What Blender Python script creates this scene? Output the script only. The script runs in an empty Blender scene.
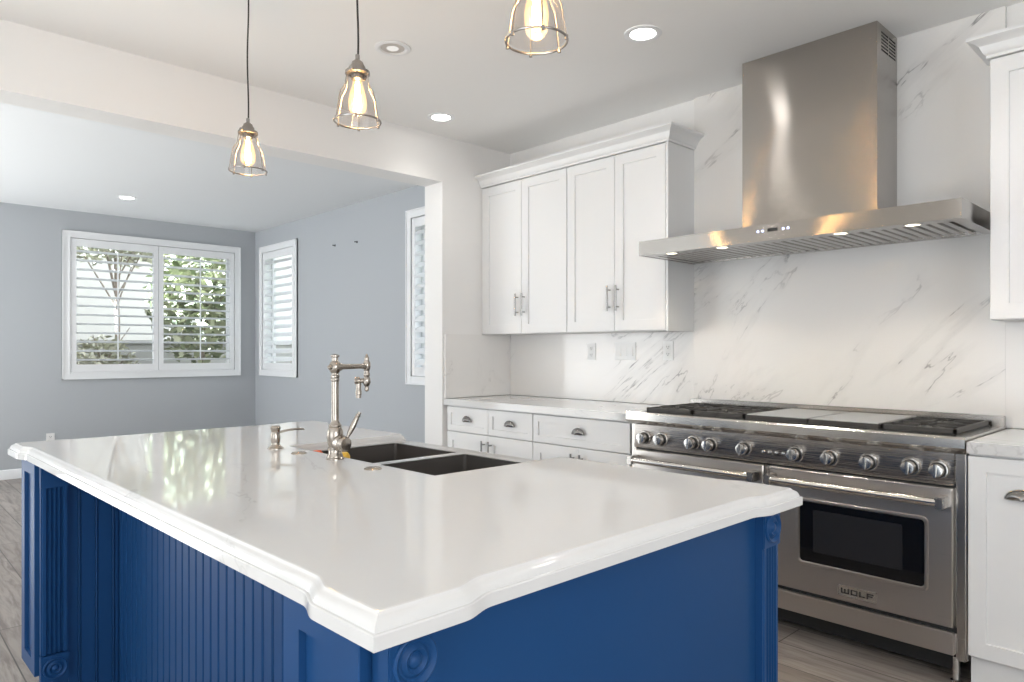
import bpy, bmesh, math, random
from mathutils import Vector, Matrix
random.seed(7)
PI = math.pi
S = bpy.context.scene
COL = S.collection

# ------------------------------------------------------------------ camera
FPX, YAW, HOR = 698.858, math.radians(46.533), 350.292
cam = bpy.data.cameras.new('camera')
cam.sensor_fit = 'HORIZONTAL'; cam.sensor_width = 36.0
cam.lens = 36.0 * FPX / 1024.0
cam.shift_y = (HOR - 341.0) / 1024.0
cam.clip_start = 0.02
co = bpy.data.objects.new('camera', cam)
co.location = (2.232, -3.591, 1.245)
co.rotation_euler = (PI / 2, 0, YAW)
COL.objects.link(co)
S.camera = co

# ------------------------------------------------------------------ world, exposure
S.view_settings.view_transform = 'Standard'
S.view_settings.look = 'None'
S.view_settings.gamma = 1.0
S.view_settings.use_curve_mapping = False
S.view_settings.exposure = 0.21
w = bpy.data.worlds.new('world'); S.world = w; w.use_nodes = True
wn = w.node_tree.nodes; wl = w.node_tree.links
wn.clear()
wo = wn.new('ShaderNodeOutputWorld'); wb = wn.new('ShaderNodeBackground')
wb.inputs['Color'].default_value = (0.86, 0.93, 1.0, 1)
wb.inputs['Strength'].default_value = 2.2
wl.new(wb.outputs[0], wo.inputs[0])
try:
    S.cycles.use_denoising = True
    S.cycles.max_bounces = 10
    S.cycles.diffuse_bounces = 5
    S.cycles.glossy_bounces = 5
    S.cycles.transparent_max_bounces = 16
    S.cycles.caustics_reflective = False
    S.cycles.caustics_refractive = False
    S.cycles.sample_clamp_indirect = 6.0
except Exception:
    pass

# ------------------------------------------------------------------ area lamps added as daylight fill at unseen openings
def area(name, loc, rot, sx, sy, power, col=(1, 1, 1)):
    l = bpy.data.lights.new(name, 'AREA'); l.shape = 'RECTANGLE'
    l.size = sx; l.size_y = sy; l.energy = power; l.color = col
    o = bpy.data.objects.new(name, l); COL.objects.link(o)
    o.location = loc; o.rotation_euler = rot
    return o
DAY = (.985, .99, 1.0)
area('fill_daylight_rear', (1.6, -7.45, 1.25), (math.radians(92), 0, 0), 3.6, 2.2, 18, DAY)
area('fill_daylight_side', (4.55, -3.9, 1.55), (math.radians(90), 0, math.radians(90)), 2.6, 1.5, 44, DAY)
area('fill_nook', (-4.9, -5.40, 1.25), (math.radians(100), 0, math.radians(-28)), 1.8, 2.1, 50, (.98, .99, 1.0))  # lamp added to brighten the nook walls; no known door there

# added low sunlight through an unseen rear opening; its floor patch bounces fill upward
fill_sun = bpy.data.lights.new('fill_sun', 'SUN'); fill_sun.energy = 60; fill_sun.color = (.80, .94, 1.04); fill_sun.angle = math.radians(.6)
so = bpy.data.objects.new('fill_sun', fill_sun); COL.objects.link(so)
so.location = (1.6, -14, 6); so.rotation_euler = (math.radians(90 - 43), 0, math.radians(0))

# ------------------------------------------------------------------ materials
MATS = {}
def mat(name, col, rough=.5, metal=0., **kw):
    m = bpy.data.materials.new(name); m.use_nodes = True
    b = m.node_tree.nodes['Principled BSDF']
    b.inputs['Base Color'].default_value = (*col, 1)
    b.inputs['Roughness'].default_value = rough
    b.inputs['Metallic'].default_value = metal
    for k, v in kw.items():
        b.inputs[k.replace('_', ' ')].default_value = v
    MATS[name] = m
    return m
def nd(m, t, **kw):
    n = m.node_tree.nodes.new(t)
    for k, v in kw.items():
        setattr(n, k, v)
    return n
def lk(m, a, b): m.node_tree.links.new(a, b)
def bsdf(m): return m.node_tree.nodes['Principled BSDF']
def coords(m, scale=(1, 1, 1), rot=(0, 0, 0), loc=(0, 0, 0)):
    g = nd(m, 'ShaderNodeNewGeometry'); mp = nd(m, 'ShaderNodeMapping')
    mp.inputs['Scale'].default_value = scale; mp.inputs['Rotation'].default_value = rot; mp.inputs['Location'].default_value = loc
    lk(m, g.outputs['Position'], mp.inputs['Vector'])
    return mp.outputs['Vector']
def noise(m, vec, scale, detail=3, rough=.5, dist=0.):
    n = nd(m, 'ShaderNodeTexNoise')
    n.inputs['Scale'].default_value = scale; n.inputs['Detail'].default_value = detail
    n.inputs['Roughness'].default_value = rough; n.inputs['Distortion'].default_value = dist
    lk(m, vec, n.inputs['Vector']); return n.outputs['Fac']
def math_(m, op, a, b=None, c=None):
    n = nd(m, 'ShaderNodeMath', operation=op)
    for i, v in enumerate((a, b, c)):
        if v is None: continue
        if isinstance(v, (int, float)): n.inputs[i].default_value = v
        else: lk(m, v, n.inputs[i])
    return n.outputs[0]
def mixc(m, fac, a, b):
    n = nd(m, 'ShaderNodeMix', data_type='RGBA')
    for s, v in ((n.inputs[0], fac), (n.inputs[6], a), (n.inputs[7], b)):
        if isinstance(v, (int, float)): s.default_value = v
        elif isinstance(v, tuple): s.default_value = (*v, 1)
        else: lk(m, v, s)
    return n.outputs[2]
def ramp(m, fac, lo, hi):
    n = nd(m, 'ShaderNodeMapRange', interpolation_type='SMOOTHSTEP')
    lk(m, fac, n.inputs[0]); n.inputs[1].default_value = lo; n.inputs[2].default_value = hi
    return n.outputs[0]
def bump(m, h, strength, dist=.01):
    n = nd(m, 'ShaderNodeBump'); n.inputs['Strength'].default_value = strength; n.inputs['Distance'].default_value = dist
    lk(m, h, n.inputs['Height']); lk(m, n.outputs[0], bsdf(m).inputs['Normal'])

def plaster(name, col, rough=.75, b=.12):
    m = mat(name, col, rough)
    bump(m, noise(m, coords(m), 130, 2), b, .002)
    return m
plaster('white_wall', (.80, .79, .775), .6)
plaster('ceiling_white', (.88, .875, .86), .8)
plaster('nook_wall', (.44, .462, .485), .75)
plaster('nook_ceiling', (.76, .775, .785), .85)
plaster('rear_wall', (.42, .38, .34), .8)
mat('white_paint', (.78, .78, .775), .38)
mat('trim_white', (.82, .83, .84), .42)
mat('louver_white', (.80, .82, .84), .4)
mat('blue_paint', (.010, .058, .175), .46, Specular_IOR_Level=.2)
mat('chrome', (.66, .65, .63), .24, 1.)
mat('satin_handle', (.34, .33, .32), .25, 1.)
mat('dark_metal', (.03, .03, .03), .5, .6)
mat('black', (.012, .012, .012), .5)
mat('cast_iron', (.06, .056, .052), .45, .3)
mat('black_glass', (.006, .006, .007), .04)
mat('oven_inner', (.022, .022, .024), .12)
mat('plastic_white', (.86, .86, .85), .35)
mat('baffle_grey', (.55, .52, .49), .6)
mat('slot_dark', (.05, .05, .05), .6)
mat('orange_plastic', (.75, .13, .03), .4)
mat('yellow_plastic', (.80, .48, .06), .4)
mat('cord_black', (.02, .018, .016), .7)
mat('concrete', (.45, .44, .43), .9)
mat('lawn', (.08, .08, .06), .95)
mat('stucco', (.80, .78, .74), .9)
mat('roof_brown', (.16, .11, .09), .9)
mat('bark', (.30, .25, .21), .9)
mat('sink_dark', (.13, .12, .112), .35, .6)

def steel(name, col, rough, aniso, warp=0.):
    m = mat(name, col, rough, 1.)
    b = bsdf(m)
    b.inputs['Anisotropic'].default_value = aniso
    t = nd(m, 'ShaderNodeTangent', direction_type='RADIAL', axis='Z')
    lk(m, t.outputs[0], b.inputs['Tangent'])
    b.inputs['Anisotropic Rotation'].default_value = .25
    v = coords(m, (3, 3, 900))
    n = noise(m, v, 1, 2)
    mr = nd(m, 'ShaderNodeMapRange'); lk(m, n, mr.inputs[0])
    mr.inputs[3].default_value = rough * .8; mr.inputs[4].default_value = rough * 1.25
    lk(m, mr.outputs[0], b.inputs['Roughness'])
    if warp:
        bump(m, noise(m, coords(m, (1.2, 1.2, 1.6), loc=(.3, 0, .4)), 1.6, 0), warp, .12)
    return m
steel('brushed_steel', (.50, .475, .45), .24, .75)
steel('hood_steel', (.42, .395, .37), .20, .97, .22)
steel('range_steel', (.60, .565, .535), .30, .6, .10)
steel('range_steel_dimmed', (.40, .375, .355), .26, .7, .10)  # darker copy of the range steel; the panel's dimmer reflections put into its colour
mat('polished_steel', (.66, .64, .61), .2, 1.)
mat('nickel', (.43, .39, .345), .27, 1.)
mat('rim_steel', (.72, .71, .69), .3, 1.)
mat('pendant_nickel', (.33, .31, .29), .35, 1.)

def quartz(name, rot, scale, amount, rough, seed, col=(.83, .82, .80)):
    m = mat(name, col, rough)
    v = coords(m, (1, 1, 1), rot, (seed, seed * .7, seed * 1.3))
    vs = nd(m, 'ShaderNodeMapping'); vs.inputs['Scale'].default_value = (.55, 1.6, 1.9); lk(m, v, vs.inputs['Vector'])
    a = noise(m, vs.outputs[0], scale, 6, .62, .5)
    d = math_(m, 'ABSOLUTE', math_(m, 'SUBTRACT', a, .5))
    line = math_(m, 'SUBTRACT', 1.0, ramp(m, d, 0.0, .008))
    soft = math_(m, 'SUBTRACT', 1.0, ramp(m, d, 0.0, .07))
    mask = ramp(m, noise(m, v, scale * 1.1, 2), .43, .58)
    brk = ramp(m, noise(m, v, scale * 9, 3), .38, .62)
    f = math_(m, 'MULTIPLY', math_(m, 'MULTIPLY', line, mask), math_(m, 'MULTIPLY', brk, amount))
    g = math_(m, 'MULTIPLY', math_(m, 'MULTIPLY', soft, mask), amount * .16)
    tot = math_(m, 'MINIMUM', math_(m, 'ADD', f, g), 1.0)
    lk(m, mixc(m, tot, col, (.22, .215, .21)), bsdf(m).inputs['Base Color'])
    return m
quartz('quartz_counter', (0, 0, .5), .9, .28, .055, 3.1, (.68, .678, .672))
quartz('quartz_splash', (0, math.radians(40), 0), 1.2, .72, .12, 4.4, (.80, .785, .765))
quartz('quartz_side', (.6, 0, 0), 1.1, .35, .10, 5.3, (.80, .785, .765))

def planks():
    m = mat('plank_floor', (.3, .27, .25), .38)
    v = coords(m, (1, 1, 1), (0, 0, 0), (.37, .11, 0))
    br = nd(m, 'ShaderNodeTexBrick')
    br.offset = .37; br.inputs['Scale'].default_value = 1.0
    br.inputs['Brick Width'].default_value = 1.22; br.inputs['Row Height'].default_value = .2
    br.inputs['Mortar Size'].default_value = .0028; br.inputs['Mortar Smooth'].default_value = .2
    br.inputs['Color1'].default_value = (.26, .22, .195, 1); br.inputs['Color2'].default_value = (.42, .375, .34, 1)
    br.inputs['Mortar'].default_value = (.09, .08, .07, 1)
    lk(m, v, br.inputs['Vector'])
    g1 = noise(m, coords(m, (1.6, 16, 1)), 2.2, 5, .65, .6)
    g2 = noise(m, coords(m, (.8, 2.5, 1)), 1.6, 2)
    hi = mixc(m, ramp(m, g1, .35, .7), br.outputs['Color'], (.17, .14, .12))
    c = mixc(m, math_(m, 'MULTIPLY', ramp(m, g2, .35, .7), .45), hi, (.40, .365, .335))
    fin = mixc(m, br.outputs['Fac'], c, (.08, .07, .06))
    lk(m, fin, bsdf(m).inputs['Base Color'])
    bump(m, math_(m, 'SUBTRACT', 1.0, br.outputs['Fac']), .4, .003)
planks()

def clear_glass(name, tint=(1, 1, 1), refl=1.0):
    m = bpy.data.materials.new(name); m.use_nodes = True; MATS[name] = m
    nt = m.node_tree; nt.nodes.clear()
    o = nt.nodes.new('ShaderNodeOutputMaterial'); mx = nt.nodes.new('ShaderNodeMixShader')
    tr = nt.nodes.new('ShaderNodeBsdfTransparent'); gl = nt.nodes.new('ShaderNodeBsdfGlossy')
    lw = nt.nodes.new('ShaderNodeLayerWeight'); lw.inputs['Blend'].default_value = .5
    gl.inputs['Roughness'].default_value = .03; tr.inputs['Color'].default_value = (*tint, 1)
    pw = nt.nodes.new('ShaderNodeMath'); pw.operation = 'POWER'; pw.inputs[1].default_value = 4.0
    ma = nt.nodes.new('ShaderNodeMath'); ma.operation = 'MULTIPLY_ADD'; ma.inputs[1].default_value = .55 * refl; ma.inputs[2].default_value = .04 * refl
    nt.links.new(lw.outputs['Facing'], pw.inputs[0]); nt.links.new(pw.outputs[0], ma.inputs[0]); nt.links.new(ma.outputs[0], mx.inputs[0])
    nt.links.new(tr.outputs[0], mx.inputs[1]); nt.links.new(gl.outputs[0], mx.inputs[2]); nt.links.new(mx.outputs[0], o.inputs[0])
clear_glass('window_glass', (.98, .98, .98), .5)
clear_glass('shade_glass', (.93, .90, .88), 1.0)
clear_glass('bulb_glass', (1.0, .93, .80), 1.0)
def emit(name, col, s):
    m = bpy.data.materials.new(name); m.use_nodes = True; MATS[name] = m
    nt = m.node_tree; nt.nodes.clear()
    o = nt.nodes.new('ShaderNodeOutputMaterial'); e = nt.nodes.new('ShaderNodeEmission')
    e.inputs[0].default_value = (*col, 1); e.inputs[1].default_value = s
    nt.links.new(e.outputs[0], o.inputs[0])
emit('downlight_glow', (1, .98, .94), 16)
emit('downlight_dim', (1, .97, .92), .75)
emit('filament_glow', (1, .62, .26), 170)
emit('bulb_glow', (1, .80, .50), 3.2)
emit('hood_lamp_glow', (1, .92, .70), 5)
emit('blue_led', (.5, .6, 1), 4)
mb = MATS['bulb_glass']; ntb = mb.node_tree
ob = [n for n in ntb.nodes if n.type == 'OUTPUT_MATERIAL'][0]; src = ob.inputs[0].links[0].from_socket
eb = ntb.nodes.new('ShaderNodeEmission'); eb.inputs[0].default_value = (1, .72, .36, 1); eb.inputs[1].default_value = .42
ad_ = ntb.nodes.new('ShaderNodeAddShader'); ntb.links.new(src, ad_.inputs[0]); ntb.links.new(eb.outputs[0], ad_.inputs[1]); ntb.links.new(ad_.outputs[0], ob.inputs[0])
def leafmat(name, a, b):
    m = mat(name, a, .55)
    oi = nd(m, 'ShaderNodeNewGeometry')
    lk(m, mixc(m, oi.outputs['Random Per Island'], a, b), bsdf(m).inputs['Base Color'])
leafmat('leaf_green', (.10, .13, .06), (.55, .55, .38))
leafmat('leaf_pale', (.30, .30, .23), (.72, .70, .55))

# ------------------------------------------------------------------ mesh helpers
def new(): return bmesh.new()
def link(name, bm, m, parent=None, smooth=35):
    """one mesh object; bm is in world coordinates"""
    if parent is not None:
        off = Vector((0, 0, 0)); p = parent
        while p is not None:
            off += p.location; p = p.parent
        bmesh.ops.translate(bm, verts=bm.verts, vec=-off)
    bmesh.ops.recalc_face_normals(bm, faces=bm.faces)
    me = bpy.data.meshes.new(name); bm.to_mesh(me); bm.free()
    for p in me.polygons: p.use_smooth = True
    me.set_sharp_from_angle(angle=math.radians(smooth))
    me.materials.append(MATS[m])
    o = bpy.data.objects.new(name, me); COL.objects.link(o)
    if parent is not None: o.parent = parent
    return o
def tag(o, label=None, cat=None, group=None, kind=None):
    if label: o['label'] = label
    if cat: o['category'] = cat
    if group: o['group'] = group
    if kind: o['kind'] = kind
    return o
def thing(name, label, cat, loc, group=None):
    o = bpy.data.objects.new(name, None); COL.objects.link(o)
    o.location = loc; o.empty_display_size = .05
    return tag(o, label, cat, group)
def struct(name, bm, m, parent=None):
    o = link(name, bm, m, parent)
    if parent is None: o['kind'] = 'structure'
    return o
def dup(root, loc, label):
    r = root.copy(); COL.objects.link(r); r.location = loc; r['label'] = label
    def rec(src, dst):
        for ch in list(src.children):
            c = ch.copy(); COL.objects.link(c); c.parent = dst; rec(ch, c)
    rec(root, r)
    return r
def box(bm, x0, x1, y0, y1, z0, z1, bev=0., seg=2):
    t = bmesh.new()
    bmesh.ops.create_cube(t, size=1)
    for v in t.verts:
        v.co = Vector(((x0 + x1) / 2 + v.co.x * (x1 - x0), (y0 + y1) / 2 + v.co.y * (y1 - y0), (z0 + z1) / 2 + v.co.z * (z1 - z0)))
    if bev > 0:
        bmesh.ops.bevel(t, geom=list(t.edges), offset=bev, segments=seg, affect='EDGES', clamp_overlap=True)
    merge(bm, t)
def merge(bm, t, M=None):
    if M is not None: bmesh.ops.transform(t, matrix=M, verts=t.verts)
    me = bpy.data.meshes.new('tmp'); t.to_mesh(me); t.free(); bm.from_mesh(me); bpy.data.meshes.remove(me)
def lathe(bm, prof, M=Matrix(), n=32, a0=0, a1=2 * PI):
    """prof: list of (r, z) revolved about z, then transformed by M"""
    t = bmesh.new(); full = abs(a1 - a0 - 2 * PI) < 1e-6
    rings = []
    cnt = n if full else n + 1
    for r, z in prof:
        if r < 1e-6: rings.append([t.verts.new((0, 0, z))])
        else: rings.append([t.verts.new((r * math.cos(a0 + (a1 - a0) * i / n), r * math.sin(a0 + (a1 - a0) * i / n), z)) for i in range(cnt)])
    for a, b in zip(rings[:-1], rings[1:]):
        for i in range(n):
            j = (i + 1) % cnt
            vs = ([a[0]] if len(a) == 1 else [a[i], a[j]]) + ([b[0]] if len(b) == 1 else [b[j], b[i]])
            if len(vs) >= 3:
                try: t.faces.new(vs)
                except ValueError: pass
    merge(bm, t, M)
def T(x, y, z): return Matrix.Translation((x, y, z))
def RX(d): return Matrix.Rotation(math.radians(d), 4, 'X')
def RY(d): return Matrix.Rotation(math.radians(d), 4, 'Y')
def RZ(d): return Matrix.Rotation(math.radians(d), 4, 'Z')
def toward(p, d):
    """matrix taking +z to direction d at p"""
    return T(*p) @ Vector((0, 0, 1)).rotation_difference(Vector(d)).to_matrix().to_4x4()
def tube(bm, pts, r, n=10, closed=False):
    pts = [Vector(p) for p in pts]; N = len(pts)
    rr = r if isinstance(r, (list, tuple)) else [r] * N
    rings = []; up = None
    for i, p in enumerate(pts):
        if closed: d = pts[(i + 1) % N] - pts[i - 1]
        else: d = pts[min(i + 1, N - 1)] - pts[max(i - 1, 0)]
        d.normalize()
        if up is None:
            up = Vector((0, 0, 1)) if abs(d.z) < .9 else Vector((1, 0, 0))
        s = d.cross(up).normalized(); up = s.cross(d).normalized()
        rings.append([bm.verts.new(p + rr[i] * (s * math.cos(2 * PI * k / n) + up * math.sin(2 * PI * k / n))) for k in range(n)])
    for i in range(N if closed else N - 1):
        a, b = rings[i], rings[(i + 1) % N]
        for k in range(n):
            bm.faces.new((a[k], a[(k + 1) % n], b[(k + 1) % n], b[k]))
    if not closed:
        bm.faces.new(rings[0]); bm.faces.new(rings[-1][::-1])
def extrude(bm, poly, fn, a, b):
    """closed 2-D polygon swept between parameters a and b; fn(p, q, s) -> xyz"""
    A = [bm.verts.new(fn(p, q, a)) for p, q in poly]; B = [bm.verts.new(fn(p, q, b)) for p, q in poly]
    n = len(poly)
    for i in range(n):
        bm.faces.new((A[i], A[(i + 1) % n], B[(i + 1) % n], B[i]))
    bm.faces.new(A[::-1]); bm.faces.new(B)
ALX = lambda p, q, s: (s, p, q)      # profile in (y, z), swept along x
ALY = lambda p, q, s: (p, s, q)      # profile in (x, z), swept along y
ALZ = lambda p, q, s: (p, q, s)      # profile in (x, y), swept along z
def panel(bm, x0, x1, z0, z1, yf, th, rail, depth, M=None, bev=.0015, rails=None):
    """recessed-panel (shaker) front facing -y with its face at yf"""
    t = bmesh.new()
    rl, rr, rb, rt = rails or (rail, rail, rail, rail)
    def ring(xa, xb, za, zb, y): return [t.verts.new((xa, y, za)), t.verts.new((xb, y, za)), t.verts.new((xb, y, zb)), t.verts.new((xa, y, zb))]
    R = [ring(x0, x1, z0, z1, yf + th), ring(x0, x1, z0, z1, yf + bev), ring(x0 + bev, x1 - bev, z0 + bev, z1 - bev, yf),
         ring(x0 + rl, x1 - rr, z0 + rb, z1 - rt, yf), ring(x0 + rl + .001, x1 - rr - .001, z0 + rb + .001, z1 - rt - .001, yf + depth)]
    for a, b in zip(R[:-1], R[1:]):
        for i in range(4):
            t.faces.new((a[i], a[(i + 1) % 4], b[(i + 1) % 4], b[i]))
    t.faces.new(R[-1]); t.faces.new(R[0][::-1])
    merge(bm, t, M)
def wall_with_holes(bm, u0, u1, z0, z1, holes, fn, t0, t1):
    """slab with rectangular holes [(ua,ub,za,zb)]; fn(u, z, t) -> xyz"""
    us = sorted({u0, u1, *[h[0] for h in holes], *[h[1] for h in holes]})
    zs = sorted({z0, z1, *[h[2] for h in holes], *[h[3] for h in holes]})
    solid = lambda i, j: 0 <= i < len(us) - 1 and 0 <= j < len(zs) - 1 and not any(
        h[0] - 1e-6 <= us[i] and us[i + 1] <= h[1] + 1e-6 and h[2] - 1e-6 <= zs[j] and zs[j + 1] <= h[3] + 1e-6 for h in holes)
    vs = {}
    def v(i, j, k):
        key = (i, j, k)
        if key not in vs: vs[key] = bm.verts.new(fn(us[i], zs[j], (t0, t1)[k]))
        return vs[key]
    for i in range(len(us) - 1):
        for j in range(len(zs) - 1):
            if not solid(i, j): continue
            for k in (0, 1):
                bm.faces.new((v(i, j, k), v(i + 1, j, k), v(i + 1, j + 1, k), v(i, j + 1, k)))
            for di, dj, e in ((-1, 0, ((i, j), (i, j + 1))), (1, 0, ((i + 1, j), (i + 1, j + 1))), (0, -1, ((i, j), (i + 1, j))), (0, 1, ((i, j + 1), (i + 1, j + 1)))):
                if not solid(i + di, j + dj):
                    (a, b), (c, d) = e
                    bm.faces.new((v(a, b, 0), v(c, d, 0), v(c, d, 1), v(a, b, 1)))

# ================================================================== THE SETTING
CEIL, NCEIL = 2.713, 2.665
XW, XW2 = -1.574, -1.774            # the wing wall between kitchen and dining nook
XF, YS = -6.006, -.043              # nook: far wall, side wall
XR, YR, YN = 4.6, -7.5, -5.45       # unseen sides of the place
bm = new(); box(bm, XF - .15, XR + .15, YR - .15, .15, -.12, 0); struct('floor', bm, 'plank_floor')
bm = new(); box(bm, XW2, XR + .15, YR - .15, .15, CEIL, CEIL + .15); struct('ceiling', bm, 'ceiling_white')
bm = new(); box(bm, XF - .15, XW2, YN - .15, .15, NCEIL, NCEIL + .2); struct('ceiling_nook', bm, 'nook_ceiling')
bm = new(); box(bm, XW2, XR, 0, .15, 0, CEIL); struct('wall_back', bm, 'white_wall')
# wing wall and header beam in one
bm = new()
wall_with_holes(bm, -5.3, 0, 0, CEIL, [(-5.0, -.642, 0, 2.40)], lambda u, z, t: (t, u, z), XW2, XW)
bmesh.ops.bevel(bm, geom=[e for e in bm.edges if len(e.link_faces) == 2 and
                          all(-5.01 < v.co.y < -.6 and v.co.z < 2.41 for v in e.verts) and e.calc_face_angle(0) > 1], offset=.014, segments=3, affect='EDGES')
struct('wall_wing', bm, 'white_wall')
W1 = (-1.965, -.300, 1.02, 2.39)       # far window opening (y, z)
W2 = (-5.778, -4.972, 1.02, 2.39)     # side window openings (x, z)
W3 = (-2.768, -1.96, 1.02, 2.39)
grow = lambda w_: (w_[0] - .017, w_[1] + .017, w_[2] - .017, w_[3] + .017)
bm = new(); wall_with_holes(bm, YN, YS, 0, NCEIL, [grow(W1)], lambda u, z, t: (t, u, z), XF - .15, XF); struct('wall_far', bm, 'nook_wall')
bm = new(); wall_with_holes(bm, XF - .15, XW2, 0, NCEIL, [grow(W2), grow(W3)], lambda u, z, t: (u, t, z), YS, YS + .15); struct('wall_nook_side', bm, 'nook_wall')
bm = new(); wall_with_holes(bm, XF - .15, XW2, 0, NCEIL, [(-5.8, -2.1, 0, 2.3)], lambda u, z, t: (u, t, z), YN - .15, YN); struct('wall_nook_front', bm, 'nook_wall')  # unseen opening added to let sunlight onto the nook floor
bm = new(); wall_with_holes(bm, XW2, XR + .15, 0, CEIL, [(-.3, 3.5, 0, 2.4)], lambda u, z, t: (u, t, z), YR - .15, YR); struct('wall_rear', bm, 'rear_wall')
bm = new(); wall_with_holes(bm, YR, .15, 0, CEIL, [(-5.3, -2.5, .8, 2.3)], lambda u, z, t: (t, u, z), XR, XR + .15); struct('wall_right', bm, 'rear_wall')
bm = new(); box(bm, XW2, XW, YR, -5.3, 0, CEIL); struct('wall_left', bm, 'rear_wall')
bm = new(); box(bm, -7.5, -1.8, -6.5, YN - .15, 2.5, 2.62); struct('sun_blocker', bm, 'roof_brown')  # unseen slab added to keep sunlight off the visible nook floor
BB = [(0, 0), (.014, 0), (.014, .075), (.010, .082), (.010, .088), (.004, .094), (0, .094)]
bm = new(); extrude(bm, BB, lambda p, q, s: (XF + p, s, q), YN, YS); struct('baseboard_far', bm, 'trim_white')
bm = new(); extrude(bm, BB, lambda p, q, s: (s, YS - p, q), XF + .014, XW2); struct('baseboard_side', bm, 'trim_white')

# windows: casing, sash, pane as structure; the hinged shutters as things
def window(name, fn, u0, u1, z0, z1, casing, mull):
    """fn(u, n, z) -> xyz, n measured into the room from the wall face"""
    def fb(bm, a, b, c, d, n0, n1, bev=.002):
        t = bmesh.new(); box(t, a, b, n0, n1, c, d, bev)
        for v in t.verts: v.co = Vector(fn(v.co.x, v.co.y, v.co.z))
        merge(bm, t)
    bm = new()
    cw = casing
    for (a, b, c, d) in ((u0 - cw, u0, z0 - cw, z1 + cw), (u1, u1 + cw, z0 - cw, z1 + cw), (u0, u1, z1, z1 + cw), (u0, u1, z0 - cw, z0)):
        fb(bm, a, b, c, d, 0, .016)
    e = .012                                   # raised outer lip of the casing
    for (a, b, c, d) in ((u0 - cw, u0 - cw + e, z0 - cw, z1 + cw), (u1 + cw - e, u1 + cw, z0 - cw, z1 + cw), (u0 - cw, u1 + cw, z1 + cw - e, z1 + cw), (u0 - cw, u1 + cw, z0 - cw, z0 - cw + e)):
        fb(bm, a, b, c, d, 0, .026)
    for (a, b, c, d) in ((u0 - .016, u0, z0, z1), (u1, u1 + .016, z0, z1), (u0, u1, z1, z1 + .016), (u0, u1, z0 - .016, z0)):
        fb(bm, a, b, c, d, -.10, .022)         # shutter stop lining the opening
    root = struct(name, bm, 'trim_white')
    bm = new()
    s = .045
    for (a, b, c, d) in ((u0, u0 + s, z0, z1), (u1 - s, u1, z0, z1), (u0 + s, u1 - s, z1 - s, z1), (u0 + s, u1 - s, z0, z0 + s)):
        fb(bm, a, b, c, d, -.135, -.10)
    for u in mull: fb(bm, u - .025, u + .025, z0 + s, z1 - s, -.135, -.10)
    link('sash', bm, 'trim_white', root)
    bm = new(); fb(bm, u0 + s, u1 - s, z0 + s, z1 - s, -.121, -.115, 0); link('glass_pane', bm, 'window_glass', root)
    return root
def shutter(label, fn, u0, u1, z0, z1, rod, tilt, nl=13, group=None, hinge=1):
    def fb(bm, a, b, c, d, n0, n1, bev=.0015):
        t = bmesh.new(); box(t, a, b, n0, n1, c, d, bev)
        for v in t.verts: v.co = Vector(fn(v.co.x, v.co.y, v.co.z))
        merge(bm, t)
    root = thing('plantation_shutter', label, 'shutter', fn(u0, .0, z0), group)
    st, rt, rb = .050, .078, .075
    bm = new()
    for (a, b, c, d) in ((u0, u0 + st, z0, z1), (u1 - st, u1, z0, z1), (u0 + st, u1 - st, z1 - rt, z1), (u0 + st, u1 - st, z0, z0 + rb)):
        fb(bm, a, b, c, d, -.016, .012)
    link('frame', bm, 'trim_white', root)
    h = (z1 - rt) - (z0 + rb); p = h / nl
    for i in range(nl):                        # every louver is an aerofoil blade of its own
        zc = z0 + rb + p * (i + .5)
        bm = new()
        W, t = .086, .0065
        prof = [(-W / 2, 0), (-W / 4, t), (0, t * 1.15), (W / 4, t), (W / 2, 0), (W / 4, -t), (0, -t * 1.15), (-W / 4, -t)]
        c, s = math.cos(tilt), math.sin(tilt)
        extrude(bm, [(a * c - b * s, a * s + b * c) for a, b in prof], lambda q, z, u: fn(u, q - .004, z + zc), u0 + st + .002, u1 - st - .002)
        link('louver', bm, 'louver_white', root)
    bm = new(); fb(bm, rod - .006, rod + .006, z0 + rb + p * .45, z1 - rt - p * .3, .040, .050); link('tilt_rod', bm, 'louver_white', root)
    hu = u1 if hinge > 0 else u0
    for z in (z0 + .2, (z0 + z1) / 2, z1 - .2):
        bm = new(); fb(bm, hu - .008, hu + .001, z - .03, z + .03, .010, .017); link('hinge', bm, 'trim_white', root)
FAR = lambda u, n, z: (XF + n, u, z)
SIDE = lambda u, n, z: (u, YS - n, z)
window('window_1', FAR, W1[0], W1[1], W1[2], W1[3], .072, [-1.13])
window('window_2', SIDE, W2[0], W2[1], W2[2], W2[3], .072, [])
window('window_3', SIDE, W3[0], W3[1], W3[2], W3[3], .072, [])
m1 = -1.1325
G = 'plantation shutters of the dining nook'
shutter('white louvered shutter over the wide window, half with the white house seen behind it', FAR, W1[0] + .004, m1 - .002, W1[2] + .004, W1[3] - .004, -1.54, math.radians(10), group=G, hinge=-1)
shutter('white louvered shutter over the wide window, half with the green tree seen behind it', FAR, m1 + .002, W1[1] - .004, W1[2] + .004, W1[3] - .004, -.70, math.radians(10), group=G)
shutter('white louvered shutter on the narrow window next to the room corner', SIDE, W2[0] + .004, W2[1] - .004, W2[2] + .004, W2[3] - .004, -5.42, math.radians(-38), group=G)
shutter('white louvered shutter on the narrow window half hidden by the white wall end', SIDE, W3[0] + .004, W3[1] - .004, W3[2] + .004, W3[3] - .004, -2.36, math.radians(-38), group=G)

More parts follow.
